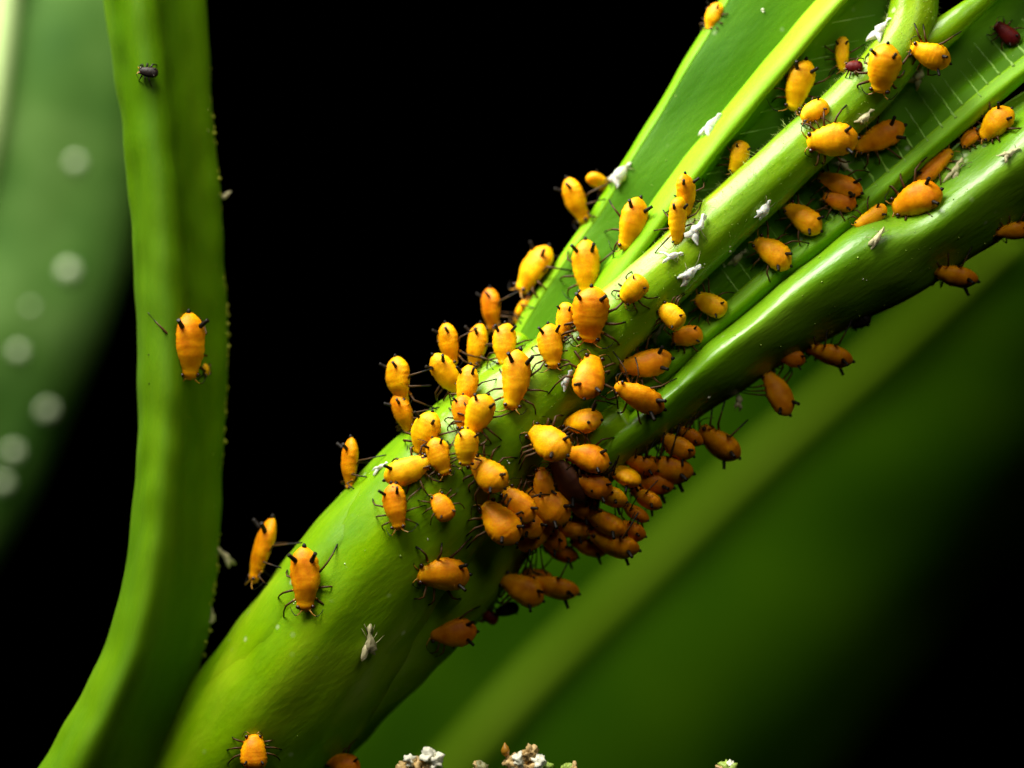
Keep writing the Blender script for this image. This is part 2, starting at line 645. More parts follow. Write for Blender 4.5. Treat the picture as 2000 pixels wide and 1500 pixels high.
bvC, bvF = bv_of('C'), bv_of('F')
for k in range(24):
    t = 0.34 + k * 0.0252 + random.uniform(-0.004, 0.004)
    i, o = along(C_in, t), along(C_out, t + 0.01)
    f0, f1 = random.uniform(0.24, 0.42), random.uniform(0.76, 0.85)
    vein(leafC, bvC, i + (o - i) * f0, i + (o - i) * f1, 0.010, random.uniform(0.036, 0.062), k)
for k in range(16):
    t = 0.16 + k * 0.036 + random.uniform(-0.006, 0.006)
    i, o = along(F_in, t - 0.02), along(F_edge, t)
    vein(leafF, bvF, i + (o - i) * 0.25, i + (o - i) * random.uniform(0.55, 0.64), 0.010, 0.024, 60 + k)

# curled leaf, its back to the lens
D_top = [(1120, 905), (1190, 845), (1300, 748), (1405, 650), (1555, 528), (1688, 430), (1768, 372), (1852, 298),
         (1942, 220), (2045, 140), (2150, 60)]
D_bot = [(1165, 968), (1255, 890), (1365, 812), (1465, 752), (1620, 660), (1765, 586), (1850, 535), (1945, 470),
         (2040, 410), (2140, 340), (2240, 270)]
D_rows = []
for k, ((x, y), (u, v)) in enumerate(zip(D_top, D_bot)):
    def mix(a, d):
        return (x + (u - x) * a, y + (v - y) * a, d)
    f = min(1, 0.45 + k * 0.15)
    if k >= 6:
        D_rows.append([mix(0.30, 2.6), mix(0.05, 1.6), mix(0.0, 0.7), mix(0.16, 0.1), mix(0.42, -1.1),
                       mix(0.66, -0.9), mix(0.90, 0.2), mix(1.0, 1.2), mix(0.92, 2.3)])
        continue
    D_rows.append([mix(0.40, 2.4 * f), mix(0.12, 1.6 * f), mix(0.0, 0.0), mix(0.10, -0.9 * f), mix(0.30, -1.3 * f),
                   mix(0.62, -0.9 * f), mix(0.90, 0.2), mix(1.0, 1.2 * f), mix(0.92, 2.3 * f)])
leafD, gD, nD = sheet('leaf', D_rows, 100, 44, 0.25, 'curled', None, 0.16, 0.55, 19, 'D')
under(leafD, plant)
leafD['label'] = 'glossy curled leaf seen from its rounded back'

# bent leaf stalk with a groove, in front of the stem's foot
HL = [(170, -160), (200, 0), (232, 195), (254, 400), (266, 600), (269, 800), (262, 950), (245, 1100), (214, 1230),
      (160, 1355), (75, 1500), (-30, 1650)]
HR = [(388, -160), (401, 0), (414, 195), (428, 360), (440, 560), (445, 700), (437, 850), (430, 1000), (418, 1150),
      (394, 1290), (352, 1420), (310, 1600)]
H_rows = []
for k, ((x, y), (u, v)) in enumerate(zip(HL, HR)):
    t = k / 11
    o = 0.6 - 1.9 * t
    s = 1.0 + 0.35 * t
    gv = 1.0 - 0.75 * max(0, t - 0.5) * 2
    def mix(a, d):
        return (x + (u - x) * a, y + (v - y) * a, d * s + o)
    H_rows.append([mix(0.0, 1.9), mix(0.05, 0.9), mix(0.18, 0.05), mix(0.34, -0.2), mix(0.50, 0.15),
                   mix(0.62, 0.75 + 0.3 * gv), mix(0.80, 1.75 + 0.25 * gv), mix(0.96, 2.7),
                   mix(1.0, 3.2), mix(0.86, 3.9), mix(0.5, 4.1), mix(0.15, 3.2)])
stalk, gH = closed_loft('leaf_stalk', H_rows, 110, 60, 'petiole', None, 0.09, 0.7, 23, 'H')
under(stalk, plant)
stalk['label'] = 'smooth bent leaf stalk with a dark groove'


# fine hairs and grains on the skins (nobody could count them)
def fuzz(name, parent, grid, count, isel, jsel, length, r, seed, mname='hair'):
    rs = random.Random(seed)
    nu, nv = grid.shape[:2]
    cen = grid.mean(axis=1)
    verts, faces = [], []
    for _ in range(count):
        i = rs.randint(*isel)
        j = jsel(rs) % nv
        p = grid[i, j] + (grid[min(i + 1, nu - 1), j] - grid[i, j]) * rs.random()
        nn = grid[i, j] - cen[i]
        nn = nn / (np.linalg.norm(nn) + 1e-9)
        dv = nn + np.array([rs.uniform(-.5, .5), rs.uniform(-.5, .5), rs.uniform(-.5, .5)])
        dv /= np.linalg.norm(dv)
        L = length * rs.uniform(0.4, 1.2)
        a = np.cross(dv, (0.3, 0.9, 0.2))
        a /= np.linalg.norm(a)
        b = np.cross(dv, a)
        k = len(verts)
        for q in range(3):
            an = q * 2.094
            verts.append(p - dv * 0.02 + r * (math.cos(an) * a + math.sin(an) * b))
        verts.append(p + dv * L + a * L * rs.uniform(-.3, .3))
        faces += [(k, k + 1, k + 3), (k + 1, k + 2, k + 3), (k + 2, k, k + 3)]
    ob = new_mesh(name, verts, faces, mname, None)
    under(ob, plant) if parent is plant else setattr(ob, 'parent', parent)
    ob['kind'] = 'stuff'
    return ob


def grains(name, parent, pts_fn, count, seed, mname, rmin, rmax):
    rs = random.Random(seed)
    verts, faces = [], []
    for _ in range(count):
        p = pts_fn(rs)
        r = rmin + (rmax - rmin) * rs.random() ** 2.5
        p = p + np.array([rs.uniform(-1, 1), rs.uniform(-1, 1), rs.uniform(-1, 1)]) * r * 0.6
        k = len(verts)
        for d in ((1, 0, 0), (-1, 0, 0), (0, 1, 0), (0, -1, 0), (0, 0, 1), (0, 0, -1)):
            verts.append(p + np.array(d) * r * rs.uniform(0.6, 1.3))
        for a, b, c in ((0, 2, 4), (2, 1, 4), (1, 3, 4), (3, 0, 4), (2, 0, 5), (1, 2, 5), (3, 1, 5), (0, 3, 5)):
            faces.append((k + a, k + b, k + c))
    ob = new_mesh(name, verts, faces, mname, None)
    ob.parent = parent
    ob['kind'] = 'stuff'
    return ob


fuzz('hairs', stem, STEM_G, 3200, (55, 135), lambda q: q.randint(0, 47), 0.17, 0.0055, 31)
fuzz('hairs', stem, STEM_G, 90, (90, 108), lambda q: q.randint(30, 46), 0.42, 0.008, 32)


def on_grid(gr, i0, i1, j0, j1):
    def f(q):
        i, j = q.randint(i0, i1), q.randint(j0, j1) % gr.shape[1]
        t = q.random()
        return gr[i, j] * (1 - t) + gr[min(i + 1, gr.shape[0] - 1), j] * t
    return f


grains('grains', leafD, on_grid(gD, 30, 95, 12, 34), 160, 41, 'hair', 0.012, 0.04)


def stalk_rim(q):
    while True:
        i, j = q.randint(6, 98), q.randint(37, 41)
        if q.random() < 0.25 + 1.6 * noise.noise(Vector((i * 0.16, 3.3, 0))):
            t = q.random()
            return gH[i, j] * (1 - t) + gH[i + 1, j] * t


grains('grains', stalk, stalk_rim, 340, 42, 'pollen', 0.012, 0.105)
grains('grains', stalk, on_grid(gH, 8, 95, 30, 40), 90, 46, 'hair', 0.012, 0.03)
grains('grains', stem, on_grid(STEM_G, 20, 120, 0, 47), 260, 43, 'hair', 0.012, 0.045)
grains('grains', leafC, on_grid(gC, 30, 100, 6, 26), 130, 44, 'hair', 0.012, 0.03)
grains('grains', leafE, on_grid(gE, 5, 70, 6, 20), 60, 45, 'hair', 0.012, 0.03)

# ------------------------------------------------------------------ leaves out of focus behind
DB = 78.0
MR = [(500, 1850), (620, 1735), (750, 1618), (880, 1500), (1020, 1345), (1160, 1205), (1310, 1060), (1460, 915), (1590, 800),
      (1720, 690), (1850, 575), (1990, 450)]
rows = []
for k, (x, y) in enumerate(MR):
    t = max(0, k - 1) / 10
    wl = 330 - 150 * t
    wr = 640 - 220 * t
    taper = [0.06, 0.45, 0.78, 0.95][k] if k < 4 else 1.0
    wl, wr = wl * taper, wr * taper
    row = []
    for s, dd in ((-1.0, -3.0), (-0.6, -1.0), (-0.25, 0.6), (0.0, 1.0), (0.18, 0.6), (0.45, 1.8), (0.75, 6.0), (1.0, 13.0)):
        w = wl if s < 0 else wr
        row.append((x + 0.69 * w * s, y + 0.72 * w * s, DB + dd - 14 * s * abs(s) * 0.3 + 16 * t - 95 * max(0, t - 0.45) ** 2))
    rows.append(row)
bleaf = tag(empty('leaf', P(760, 1610, DB)), 'large blurred green leaf with a pale diagonal midrib behind the stem', 'leaf')
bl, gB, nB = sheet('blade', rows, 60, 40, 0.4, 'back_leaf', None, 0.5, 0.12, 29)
under(bl, bleaf)
path, rad = px_path([(x, y, DB - 0.6 + 16 * max(0, k - 1) / 10 - 95 * max(0, (k - 1) / 10 - 0.45) ** 2, 27 - 1.2 * k) for k, (x, y) in enumerate(MR)], 60)
mb, _ = grid_tube('midrib', tube_grid(path, rad, 20), 'midrib', None)
under(mb, bleaf)

DL = 33.0
IR = [(350, -160), (335, 0), (310, 200), (265, 400), (218, 580), (160, 760), (92, 915), (10, 1075), (-90, 1240), (-210, 1390), (-330, 1500)]
rows = []
for k, (x, y) in enumerate(IR):
    f = [0.75, 0.4, 0.04][k - 8] if k >= 8 else 1.0
    rows.append([(x - 620 * f, y - 60 * f, DL + 4), (x - 430 * f, y - 45 * f, DL + 1), (x - 250 * f, y - 30 * f, DL - 1), (x - 110 * f, y - 14 * f, DL - 0.5),
                 (x - 40 * f, y - 4, DL + 0.3), (x, y, DL + 1.3)])
lleaf = tag(empty('leaf', P(-330, 1500, DL)), 'blurred grey-green leaf dotted with droplets beyond the bent stalk', 'leaf')
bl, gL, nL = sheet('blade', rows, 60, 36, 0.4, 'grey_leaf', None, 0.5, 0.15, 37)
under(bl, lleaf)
path, rad = px_path([(30, -200, DL - 1.2, 30), (12, -40, DL - 1.2, 28), (-4, 120, DL - 1.3, 26), (-30, 300, DL - 1.2, 24),
                     (-75, 520, DL - 0.6, 20), (-150, 800, DL - 0.2, 16)], 40)
ml, _ = grid_tube('midrib', tube_grid(path, rad, 18), 'pale_midrib', None)
under(ml, lleaf)

# ------------------------------------------------------------------ BVH of everything insects stand on
allv, allf, off = [], [], 0
for k in ('stem', 'arm', 'lower', 'upper', 'E', 'F', 'C', 'D', 'H'):
    v, f = BVHS[k]
    allv.append(v)
    allf += [tuple(i + off for i in q) for q in f]
    off += len(v)
BV = BVHTree.FromPolygons([Vector(x) for x in np.concatenate(allv)], allf)
BPART = {k: BVHTree.FromPolygons([Vector(x) for x in BVHS[k][0]], BVHS[k][1]) for k in BVHS}
bvB = BVHTree.FromPolygons([Vector(x) for x in gL.reshape(-1, 3)],
                           [(i * 36 + j, i * 36 + j + 1, (i + 1) * 36 + j + 1, (i + 1) * 36 + j) for i in range(59) for j in range(35)])


def ground_at(px, py, bv=BV, drange=(-3, 6)):
    """-> (centre guess on the ray, contact point, outward normal, hit?)"""
    d = ray_dir(px, py)
    loc, nor, idx, dist = bv.ray_cast(CAMP, d)
    if loc is not None:
        if nor.dot(d) > 0:
            nor = -nor
        return loc, loc, nor, True
    best = None
    for k in range(37):
        dd = drange[0] + (drange[1] - drange[0]) * k / 36
        p = Vector(P(px, py, dd))
        l, n, i, q = bv.find_nearest(p)
        if l is not None and (best is None or q < best[0]):
            best = (q, p, l)
    q, p, l = best
    n = (p - l)
    n = n.normalized() if n.length > 1e-4 else -d
    return p, l, n, False


# ------------------------------------------------------------------ aphids
PROF_ADULT = [(0, 0.0), (.015, .22), (.05, .44), (.11, .67), (.19, .87), (.29, .98), (.39, 1.0), (.49, .99), (.58, .93),
              (.66, .84), (.72, .75), (.78, .68), (.83, .60), (.87, .56), (.91, .57), (.945, .52), (.975, .38), (.992, .18), (1, 0.0)]
PROF_YOUNG = [(0, 0.0), (.015, .34), (.05, .60), (.11, .80), (.19, .93), (.30, .99), (.42, 1.0), (.54, .97), (.64, .90),
              (.72, .84), (.79, .76), (.85, .68), (.90, .66), (.94, .58), (.975, .40), (.992, .2), (1, 0.0)]
PLACED = []       # spheres of placed bodies


def frame(X, Z):
    X = X.normalized()
    Z = (Z - X * Z.dot(X)).normalized()
    Y = Z.cross(X)
    m = Matrix.Identity(4)
    for i in range(3):
        m[i][0], m[i][1], m[i][2] = X[i], Y[i], Z[i]
    return m


def tube_into(V, F, FM, pts, radii, ns, mi):
    pts = np.array(pts, float)
    g = tube_grid(pts, radii, ns, up=(0.13, 0.21, 1))
    k = len(V)
    n = len(pts)
    V.extend(g.reshape(-1, 3).tolist())
    for i in range(n - 1):
        for j in range(ns):
            F.append((k + i * ns + (j + 1) % ns, k + i * ns + j, k + (i + 1) * ns + j, k + (i + 1) * ns + (j + 1) % ns))
            FM.append(mi[min(i, len(mi) - 1)])
    F.append(tuple(k + j for j in range(ns)))
    FM.append(mi[0])
    F.append(tuple(k + (n - 1) * ns + j for j in range(ns))[::-1])
    FM.append(mi[-1])


YEL = (0.88, 0.46, 0.0)
GOLD = (0.87, 0.39, 0.0)
ORA = (0.82, 0.30, 0.0)
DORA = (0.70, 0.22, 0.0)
RED = (0.10, 0.008, 0.004)
BRN = (0.085, 0.026, 0.008)
BLK = (0.015, 0.010, 0.008)


def aphid(px, py, L, Wd, head, col, label, group=None, young=False, lift=0.0, n_mix=0.42, sep=0.80, roll=0, legs=True, bv=None,
          cat='aphid', depth=None, name='aphid', fit=True, limbs='brown'):
    bv = bv or BV
    L, Wd = L * 1.07, Wd * 1.08
    sc = PXMM
    w = Wd * sc
    l = L * sc
    pitch = 0.0
    if L / Wd < 1.5 and not young:
        l = 1.55 * w
        pitch = math.acos(min(1, L * sc / l)) * 0.75
    elif L / Wd < 1.3:
        l = 1.35 * w
        pitch = math.acos(min(1, L * sc / l)) * 0.75
    if depth is not None:
        c = Vector(P(px, py, depth))
        con, nn, i_, q_ = BV.find_nearest(c)
        n = (c - con).normalized()
        hit = False
    else:
        c, con, n, hit = ground_at(px, py, bv)
    view = ray_dir(px, py)
    k = n_mix if hit else 0.72
    Z = (n * k - view * (1 - k)).normalized()
    a = R(head)
    img = Vector((math.cos(a), 0, math.sin(a)))
    X = img * math.cos(pitch) + view * math.sin(pitch)
    # follow the surface a little
    if hit:
        Xt = X - n * X.dot(n)
        X = (X * 0.65 + Xt.normalized() * 0.35).normalized() if Xt.length > 0.3 else X
    m = frame(X, Z)
    roll = roll + random.Random(int(px * 3 + py * 5)).uniform(-16, 16)
    m = m @ Matrix.Rotation(R(roll), 4, 'X')
    X = m.col[0].to_3d()
    Z = m.col[2].to_3d()
    hgt = 0.42 * w
    if hit:
        c = con + n * (hgt + 0.10 * w)
    # keep clear of the plant and of neighbours, then bring the centre back under its pixel
    samples = [(-0.26 * l, 0.46 * w), (0.0, 0.46 * w), (0.20 * l, 0.36 * w), (0.40 * l, 0.22 * w)]
    outd = (n * 0.6 - view * 0.4).normalized() if fit else n
    for it in range(6):
        push = 0.0
        for s, r in samples:
            p = c + X * s
            q, qn, i_, dist = BV.find_nearest(p)
            if q is None:
                continue
            v = p - q
            sd = v.length if v.dot(qn) > 0 or v.dot(-view) > 0 else -v.length
            push = max(push, r * 0.78 - sd)
        for (pc, pr) in PLACED:
            for s, r in samples:
                p = c + X * s
                dd = (p - pc).length
                push = max(push, min(0.5, (r + pr) * sep - dd))
        if push > 0.01 and fit:
            c = c + outd * push * 0.7
        u, v_ = project(c)
        s_ = PXMM * (DIST + c.y) / DIST
        c = c + Vector(((px - u) * s_, 0, -(py - v_) * s_))
        if push <= 0.01:
            break
    c = c - view * lift
    for s, r in samples:
        PLACED.append((c + X * s, r))
    root = empty(name, c)
    m.translation = c * MM
    root.matrix_world = m
    tag(root, label, cat, group)
    inv = m.to_3x3().transposed()
    rs = random.Random(int(px * 13 + py))
    # body
    prof = PROF_YOUNG if young else PROF_ADULT
    V, F, FM = [], [], []
    NU, NV = 46, 20
    us = [p[0] for p in prof]
    ws = [p[1] for p in prof]
    ring_u = 0.5 - 0.5 * np.cos(np.linspace(0, math.pi, NU))
    plump = rs.uniform(0.94, 1.08)
    bend = rs.uniform(-0.05, 0.05) * l
    for i, u in enumerate(ring_u):
        r = np.interp(u, us, ws) * w / 2
        seg = 1 - 0.020 * max(0, math.cos(2 * math.pi * u * 9.0)) ** 8
        x = (u - 0.5) * l
        droop = -0.10 * w * max(0, (u - 0.62) / 0.38) ** 1.5
        for j in range(NV):
            t = 2 * math.pi * j / NV
            cy, cz = math.cos(t), math.sin(t)
            sc_l = 1 + 0.035 * math.cos(2 * math.pi * u * 9.0) * (abs(cy) ** 4)
            yy = r * cy * seg * sc_l
            zz = r * cz * (0.72 * plump if cz > 0 else 0.60) * seg
            k_ = 1 + 0.10 * noise.noise(Vector((x / w * 1.6 + px, cy * 0.8, cz * 0.8 + py))) + 0.05 * noise.noise(Vector((x / w * 4 + py, cy * 2, cz * 2 + px)))
            V.append([x, yy * k_ + bend * (2 * u - 1) ** 2, zz * k_ + droop])
    for i in range(NU - 1):
        for j in range(NV):
            F.append((i * NV + j, (i + 1) * NV + j, (i + 1) * NV + (j + 1) % NV, i * NV + (j + 1) % NV))
            FM.append(0)
    # legs: coxa -> knee -> foot standing on the plant
    if legs:
        spec = [(0.26, 0.58, 0.72, 0.30), (0.14, 0.20, 0.98, 0.34), (0.02, -0.46, 1.04, 0.40)]
        lr = max(0.030, 0.038 * w)
        for s in (-1, 1):
            for (cx, fx, fy, kz) in spec:
                cox = Vector((cx * l, s * 0.22 * w, -0.20 * w))
                fj = rs.uniform(-0.12, 0.12)
                foot = Vector(((fx + fj) * l * 0.9, s * (fy + rs.uniform(-.1, .1)) * max(w, 0.55 * l), -0.5 * w))
                wp = c + m.to_3x3() @ foot
                q, qn, i_, dist = BV.find_nearest(wp)
                reach = 0.58 * l + 0.34 * w
                if q is not None:
                    lf = inv @ (q - c)
                    if (lf - cox).length < reach:
                        foot = lf
                    else:
                        foot = cox + (lf * 0.25 + foot * 0.75 - cox).normalized() * reach * rs.uniform(0.6, 0.95)
                knee = cox.lerp(foot, 0.45) + Vector((0, s * 0.16 * w, (kz + 0.1) * w))
                shin = knee.lerp(foot, 0.5) + Vector((0, s * 0.03 * w, 0.02 * w))
                hip = cox.lerp(knee, 0.45)
                ank = knee.lerp(foot, 0.88)
                tube_into(V, F, FM, [cox, hip, knee, shin, ank, foot],
                          [lr * 0.9, lr * 1.15, lr * 0.95, lr * 0.7, lr * 0.75, lr * 0.6], 6, [1, 2, 2, 3, 3])
    body = new_mesh('body', V, F, ['aphid', 'amber', limbs, 'black'], root, FM)
    body.color = (*col, 1)
    # cornicles and tail
    cl = (0.17 if not young else 0.11) * l
    cr = (0.036 if not young else 0.032) * l
    for s in (-1, 1):
        V, F, FM = [], [], []
        u = 0.22
        r = np.interp(u, us, ws) * w / 2
        base = Vector(((u - 0.5) * l, s * r * 0.60, r * 0.54))
        d = Vector((-0.52, s * rs.uniform(0.3, 0.6), 0.62)).normalized()
        tube_into(V, F, FM, [base - d * cl * 0.25, base + d * cl * 0.3, base + d * cl * 0.8, base + d * cl, base + d * cl * 1.02],
                  [cr * 1.15, cr, cr * 0.85, cr * 0.95, cr * 0.7], 8, [0])
        new_mesh('cornicle', V, F, ['black'], root, FM)
    if not young:
        V, F, FM = [], [], []
        base = Vector((-0.49 * l, 0, 0.03 * w))
        tube_into(V, F, FM, [base + Vector((0.02 * l, 0, 0)), base + Vector((-0.015 * l, 0, 0.01 * w)),
                             base + Vector((-0.04 * l, 0, 0.02 * w)), base + Vector((-0.055 * l, 0, 0.03 * w))],
                  [cr * 0.9, cr * 1.05, cr * 0.7, cr * 0.3], 7, [0])
        new_mesh('tail', V, F, ['black'], root, FM)
    # antennae
    for s in (-1, 1):
        V, F, FM = [], [], []
        b0 = Vector((0.465 * l, s * 0.12 * w, 0.02 * w))
        al = rs.uniform(0.45, 0.65) * l
        sp = rs.uniform(0.5, 1.0)
        pts, rr = [], []
        for q in range(6):
            t = q / 5
            pts.append(b0 + Vector((0.30 * al * math.sin(t * 2.2) - 0.35 * al * t * t, s * al * (0.75 * sp * t), 0.22 * al * t * (1 - t) - 0.1 * al * t)))
            rr.append(max(0.012, 0.018 * w) * (1.3 - 0.8 * t))
        tube_into(V, F, FM, pts, rr, 5, [0, 0, 1, 1, 1])
        new_mesh('antenna', V, F, ['amber', 'black'], root, FM)
    # eyes
    for s in (-1, 1):
        V, F, FM = [], [], []
        e = Vector((0.425 * l, s * 0.25 * w, 0.06 * w))
        er = max(0.045, 0.075 * w)
        tube_into(V, F, FM, [e - Vector((0, s * er, 0)), e - Vector((0, s * er * 0.5, 0)), e, e + Vector((0, s * er * 0.7, 0)), e + Vector((0, s * er, 0))],
                  [er * 0.3, er * 0.85, er, er * 0.7, er * 0.2], 8, [0])
        new_mesh('eye', V, F, ['eye'], root, FM)
    return root


G_UNDER = 'aphids in the shaded cluster under the stem'
L_UNDER = 'dim orange aphid packed in the shaded cluster beneath the stem'
G_CURL = 'aphids hanging below the curled leaf'
L_CURL = 'brownish aphid hanging legs-out from shaded underside of the curled leaf'
G_FORK = 'aphids crowded at the fork'
L_FORK = 'golden aphid in the tight crowd where the outer leaf leaves the stem'

A = aphid
# -- bent stalk
A(369, 676, 125, 60, -90, ORA, 'single plump orange aphid walking on the bent grooved leaf stalk', n_mix=0.3, lift=0.35)
A(290, 141, 36, 20, 170, BLK, 'tiny black insect high on the bent leaf stalk', young=True, cat='insect', limbs='black')
# -- silhouettes along the edge of the thick stem, back ones first
A(512, 1074, 128, 50, -109, ORA, 'long orange aphid standing out sideways from the stem edge near the bent stalk')
A(684, 907, 100, 44, -93, ORA, 'slim orange aphid alone on the thick stem edge, against black')
A(788, 808, 78, 46, -72, ORA, 'darker orange aphid on stem edge tucked below a golden one')
A(779, 742, 88, 56, -84, GOLD, 'golden aphid perched on another at the stem edge, pointed tail up')
A(960, 604, 82, 46, -88, DORA, 'two-tone aphid on outer leaf edge, deep orange toward its head')
A(877, 672, 80, 44, -82, GOLD, 'golden aphid tail-up at the rim of the crowd, leg folded across it', 'aphids crowded at the fork')
A(1025, 604, 60, 42, -128, GOLD, 'aphid half hidden behind the edge of the outer leaf', depth=2.6, fit=False)
A(1043, 525, 102, 60, -125, GOLD, 'large golden aphid head-down on outer leaf edge, against black')
A(1170, 356, 48, 38, -30, GOLD, 'small aphid peeping from behind outer leaf edge beside a shed skin', depth=2.4, fit=False, young=True)
A(1125, 392, 92, 50, -70, GOLD, 'golden aphid clinging outside outer leaf edge, antennae raised against black')
A(1393, 32, 56, 36, -112, GOLD, 'aphid clinging to the topmost edge of outer leaf', depth=1.9, fit=False)
# -- crowd at the fork
A(985, 674, 84, 44, -82, GOLD, L_FORK, G_FORK)
A(932, 678, 90, 50, -100, GOLD, 'broad golden aphid in the fork crowd, single dark spot on its back', )
A(905, 806, 66, 42, -85, ORA, L_FORK, G_FORK)
A(912, 756, 84, 42, -84, GOLD, L_FORK, G_FORK)
A(873, 732, 90, 46, -55, YEL, 'yellow aphid slanting across the fork crowd, tail over black background')
A(1008, 742, 112, 52, -95, GOLD, 'long golden aphid at the fork, head down with orange face')
A(934, 810, 78, 52, -112, YEL, L_FORK, G_FORK)
A(858, 892, 72, 42, -70, GOLD, L_FORK, G_FORK)
A(830, 846, 78, 54, -100, YEL, L_FORK, G_FORK)
A(912, 874, 68, 44, -92, YEL, 'small yellow aphid below the fork crowd on bright stem')
A(797, 919, 92, 50, 20, YEL, 'yellow aphid lying crosswise at the stem edge below the fork crowd')
A(772, 990, 86, 44, -80, ORA, 'orange aphid head-down on the bright stem beside a small nymph')
A(865, 990, 50, 40, 118, ORA, 'small orange nymph alone on the bright thick stem', young=True)
A(953, 926, 60, 54, 140, GOLD, 'round golden aphid on the stem, tail toward the shaded cluster')
A(596, 1131, 118, 54, -86, ORA, 'big orange aphid low on the bright stem, long legs splayed')
A(866, 1121, 98, 62, 172, ORA, 'plump orange aphid at the edge of shade on thick stem')
A(495, 1469, 54, 48, 92, ORA, 'small round orange aphid at the foot of the stem', young=True)
A(670, 1494, 66, 44, 160, DORA, 'dim rusty aphid under the foot of the stem above the low leaf')
A(402, 722, 22, 15, -60, YEL, 'minute yellow nymph beside the plump aphid on bent stalk', young=True)
# -- inner leaf and slender stem
A(1103, 627, 70, 34, -84, GOLD, 'narrow aphid in the shade behind a plump spotted one on inner leaf', young=True)
A(1145, 522, 104, 52, -88, GOLD, 'long golden aphid on inner leaf margin, tail up above a plump one')
A(1152, 615, 92, 66, -86, ORA, 'plump glossy orange aphid with two dark spots astride the inner leaf base')
A(1236, 438, 102, 50, -106, GOLD, 'golden aphid on pale margin of inner leaf, black tail tubes raised')
A(1323, 432, 88, 34, -90, YEL, 'slender yellow aphid in inner leaf channel beside a golden one', young=True)
A(1340, 381, 80, 40, -72, GOLD, 'golden aphid leaning over a slender yellow one on inner leaf')
A(1443, 308, 64, 36, -106, YEL, 'small yellow aphid alone in inner leaf channel by the hairy stem', young=True)
A(1560, 166, 98, 50, -106, YEL, 'long yellow aphid high in the inner leaf channel')
A(1645, 106, 66, 26, -90, YEL, 'thin yellow nymph near the top of the inner leaf channel', young=True)
A(1590, 216, 56, 38, -152, YEL, 'short bright yellow aphid straddling the edge of the slender stem', young=True)
A(1726, 134, 68, 60, -100, GOLD, 'round golden aphid near the stem top next to a dark red one')
A(1817, 108, 70, 50, 148, GOLD, 'golden aphid below the stem tip, body creased in two')
A(1237, 566, 56, 44, -132, YEL, 'bright yellow young aphid on the slender stem near white shed skins', young=True)
A(1075, 676, 84, 46, -80, GOLD, 'golden aphid head-down where inner leaf meets stem')
A(1626, 274, 82, 60, 180, GOLD, 'large round golden aphid on the slender stem, above the ribbed leaf')
A(1718, 268, 102, 48, -155, ORA, 'long shaded aphid with raised black tubes on ribbed leaf beside round one')
A(1640, 392, 64, 38, 160, DORA, 'dark shaded aphid under another on ribbed leaf')
A(1640, 360, 88, 40, 155, ORA, 'aphid on ribbed leaf on top of a dark one, near a tan skin')
A(1570, 426, 82, 46, 140, GOLD, 'golden aphid on ribbed leaf, farther up of a matching pair')
A(1510, 493, 84, 48, 140, GOLD, 'golden aphid on ribbed leaf, lower of a matching pair')
A(1388, 595, 64, 40, 150, YEL, 'small yellow aphid low on ribbed leaf beside curled leaf', young=True)
A(1312, 616, 52, 42, 140, YEL, 'short yellow aphid at the foot of the ribbed leaf', young=True)
A(1342, 656, 58, 38, 190, ORA, 'small dull aphid wedged between ribbed and curled leaves', young=True)
A(1262, 711, 98, 50, 190, ORA, 'shaded orange aphid near the curled leaf base, upper of two')
A(1250, 776, 102, 48, 150, ORA, 'orange aphid with shiny back at the curled leaf base, lower of two')
A(1152, 736, 60, 58, 92, ORA, 'round orange aphid on the stem beside a white shed skin')
A(1138, 823, 66, 52, 175, GOLD, 'oval golden aphid on the stem below a round one')
A(1072, 864, 76, 60, 145, GOLD, 'large round golden aphid at the brink of the shaded cluster')
# -- curled leaf upper side
A(1895, 268, 44, 28, -140, ORA, 'tiny orange nymph beside a large aphid in the crease of curled leaf', young=True)
A(1945, 240, 70, 50, -135, GOLD, 'golden aphid at the far end of the crease above curled leaf')
A(1825, 327, 92, 32, 45, ORA, 'long thin aphid half hidden behind the ribbed leaf margin', young=True)
A(1790, 389, 92, 62, -158, ORA, 'broad dull orange aphid on top of the curled leaf')
A(1702, 425, 68, 30, -142, GOLD, 'thin golden nymph lying along the crest of curled leaf', young=True)
# -- dark ones
A(1966, 66, 56, 30, 140, RED, 'dark red aphid high on the ribbed leaf', young=True)
A(1668, 130, 32, 22, 165, RED, 'small dark red aphid beside a round golden one', young=True)
A(1112, 938, 100, 54, 128, BRN, 'swollen brown dead aphid in the shaded cluster')
A(990, 1190, 46, 32, 200, BLK, 'black shrivelled aphid hanging below the stem', young=True, limbs='black')
A(957, 1205, 34, 24, 150, RED, 'tiny dark red aphid below the stem beside a black one', young=True)
A(885, 1236, 90, 52, 172, DORA, 'dark orange aphid lowest on stem underside, black tubes pointing down')
A(1680, 628, 38, 30, 200, BLK, 'black shrivelled aphid below the curled leaf', young=True, limbs='black')
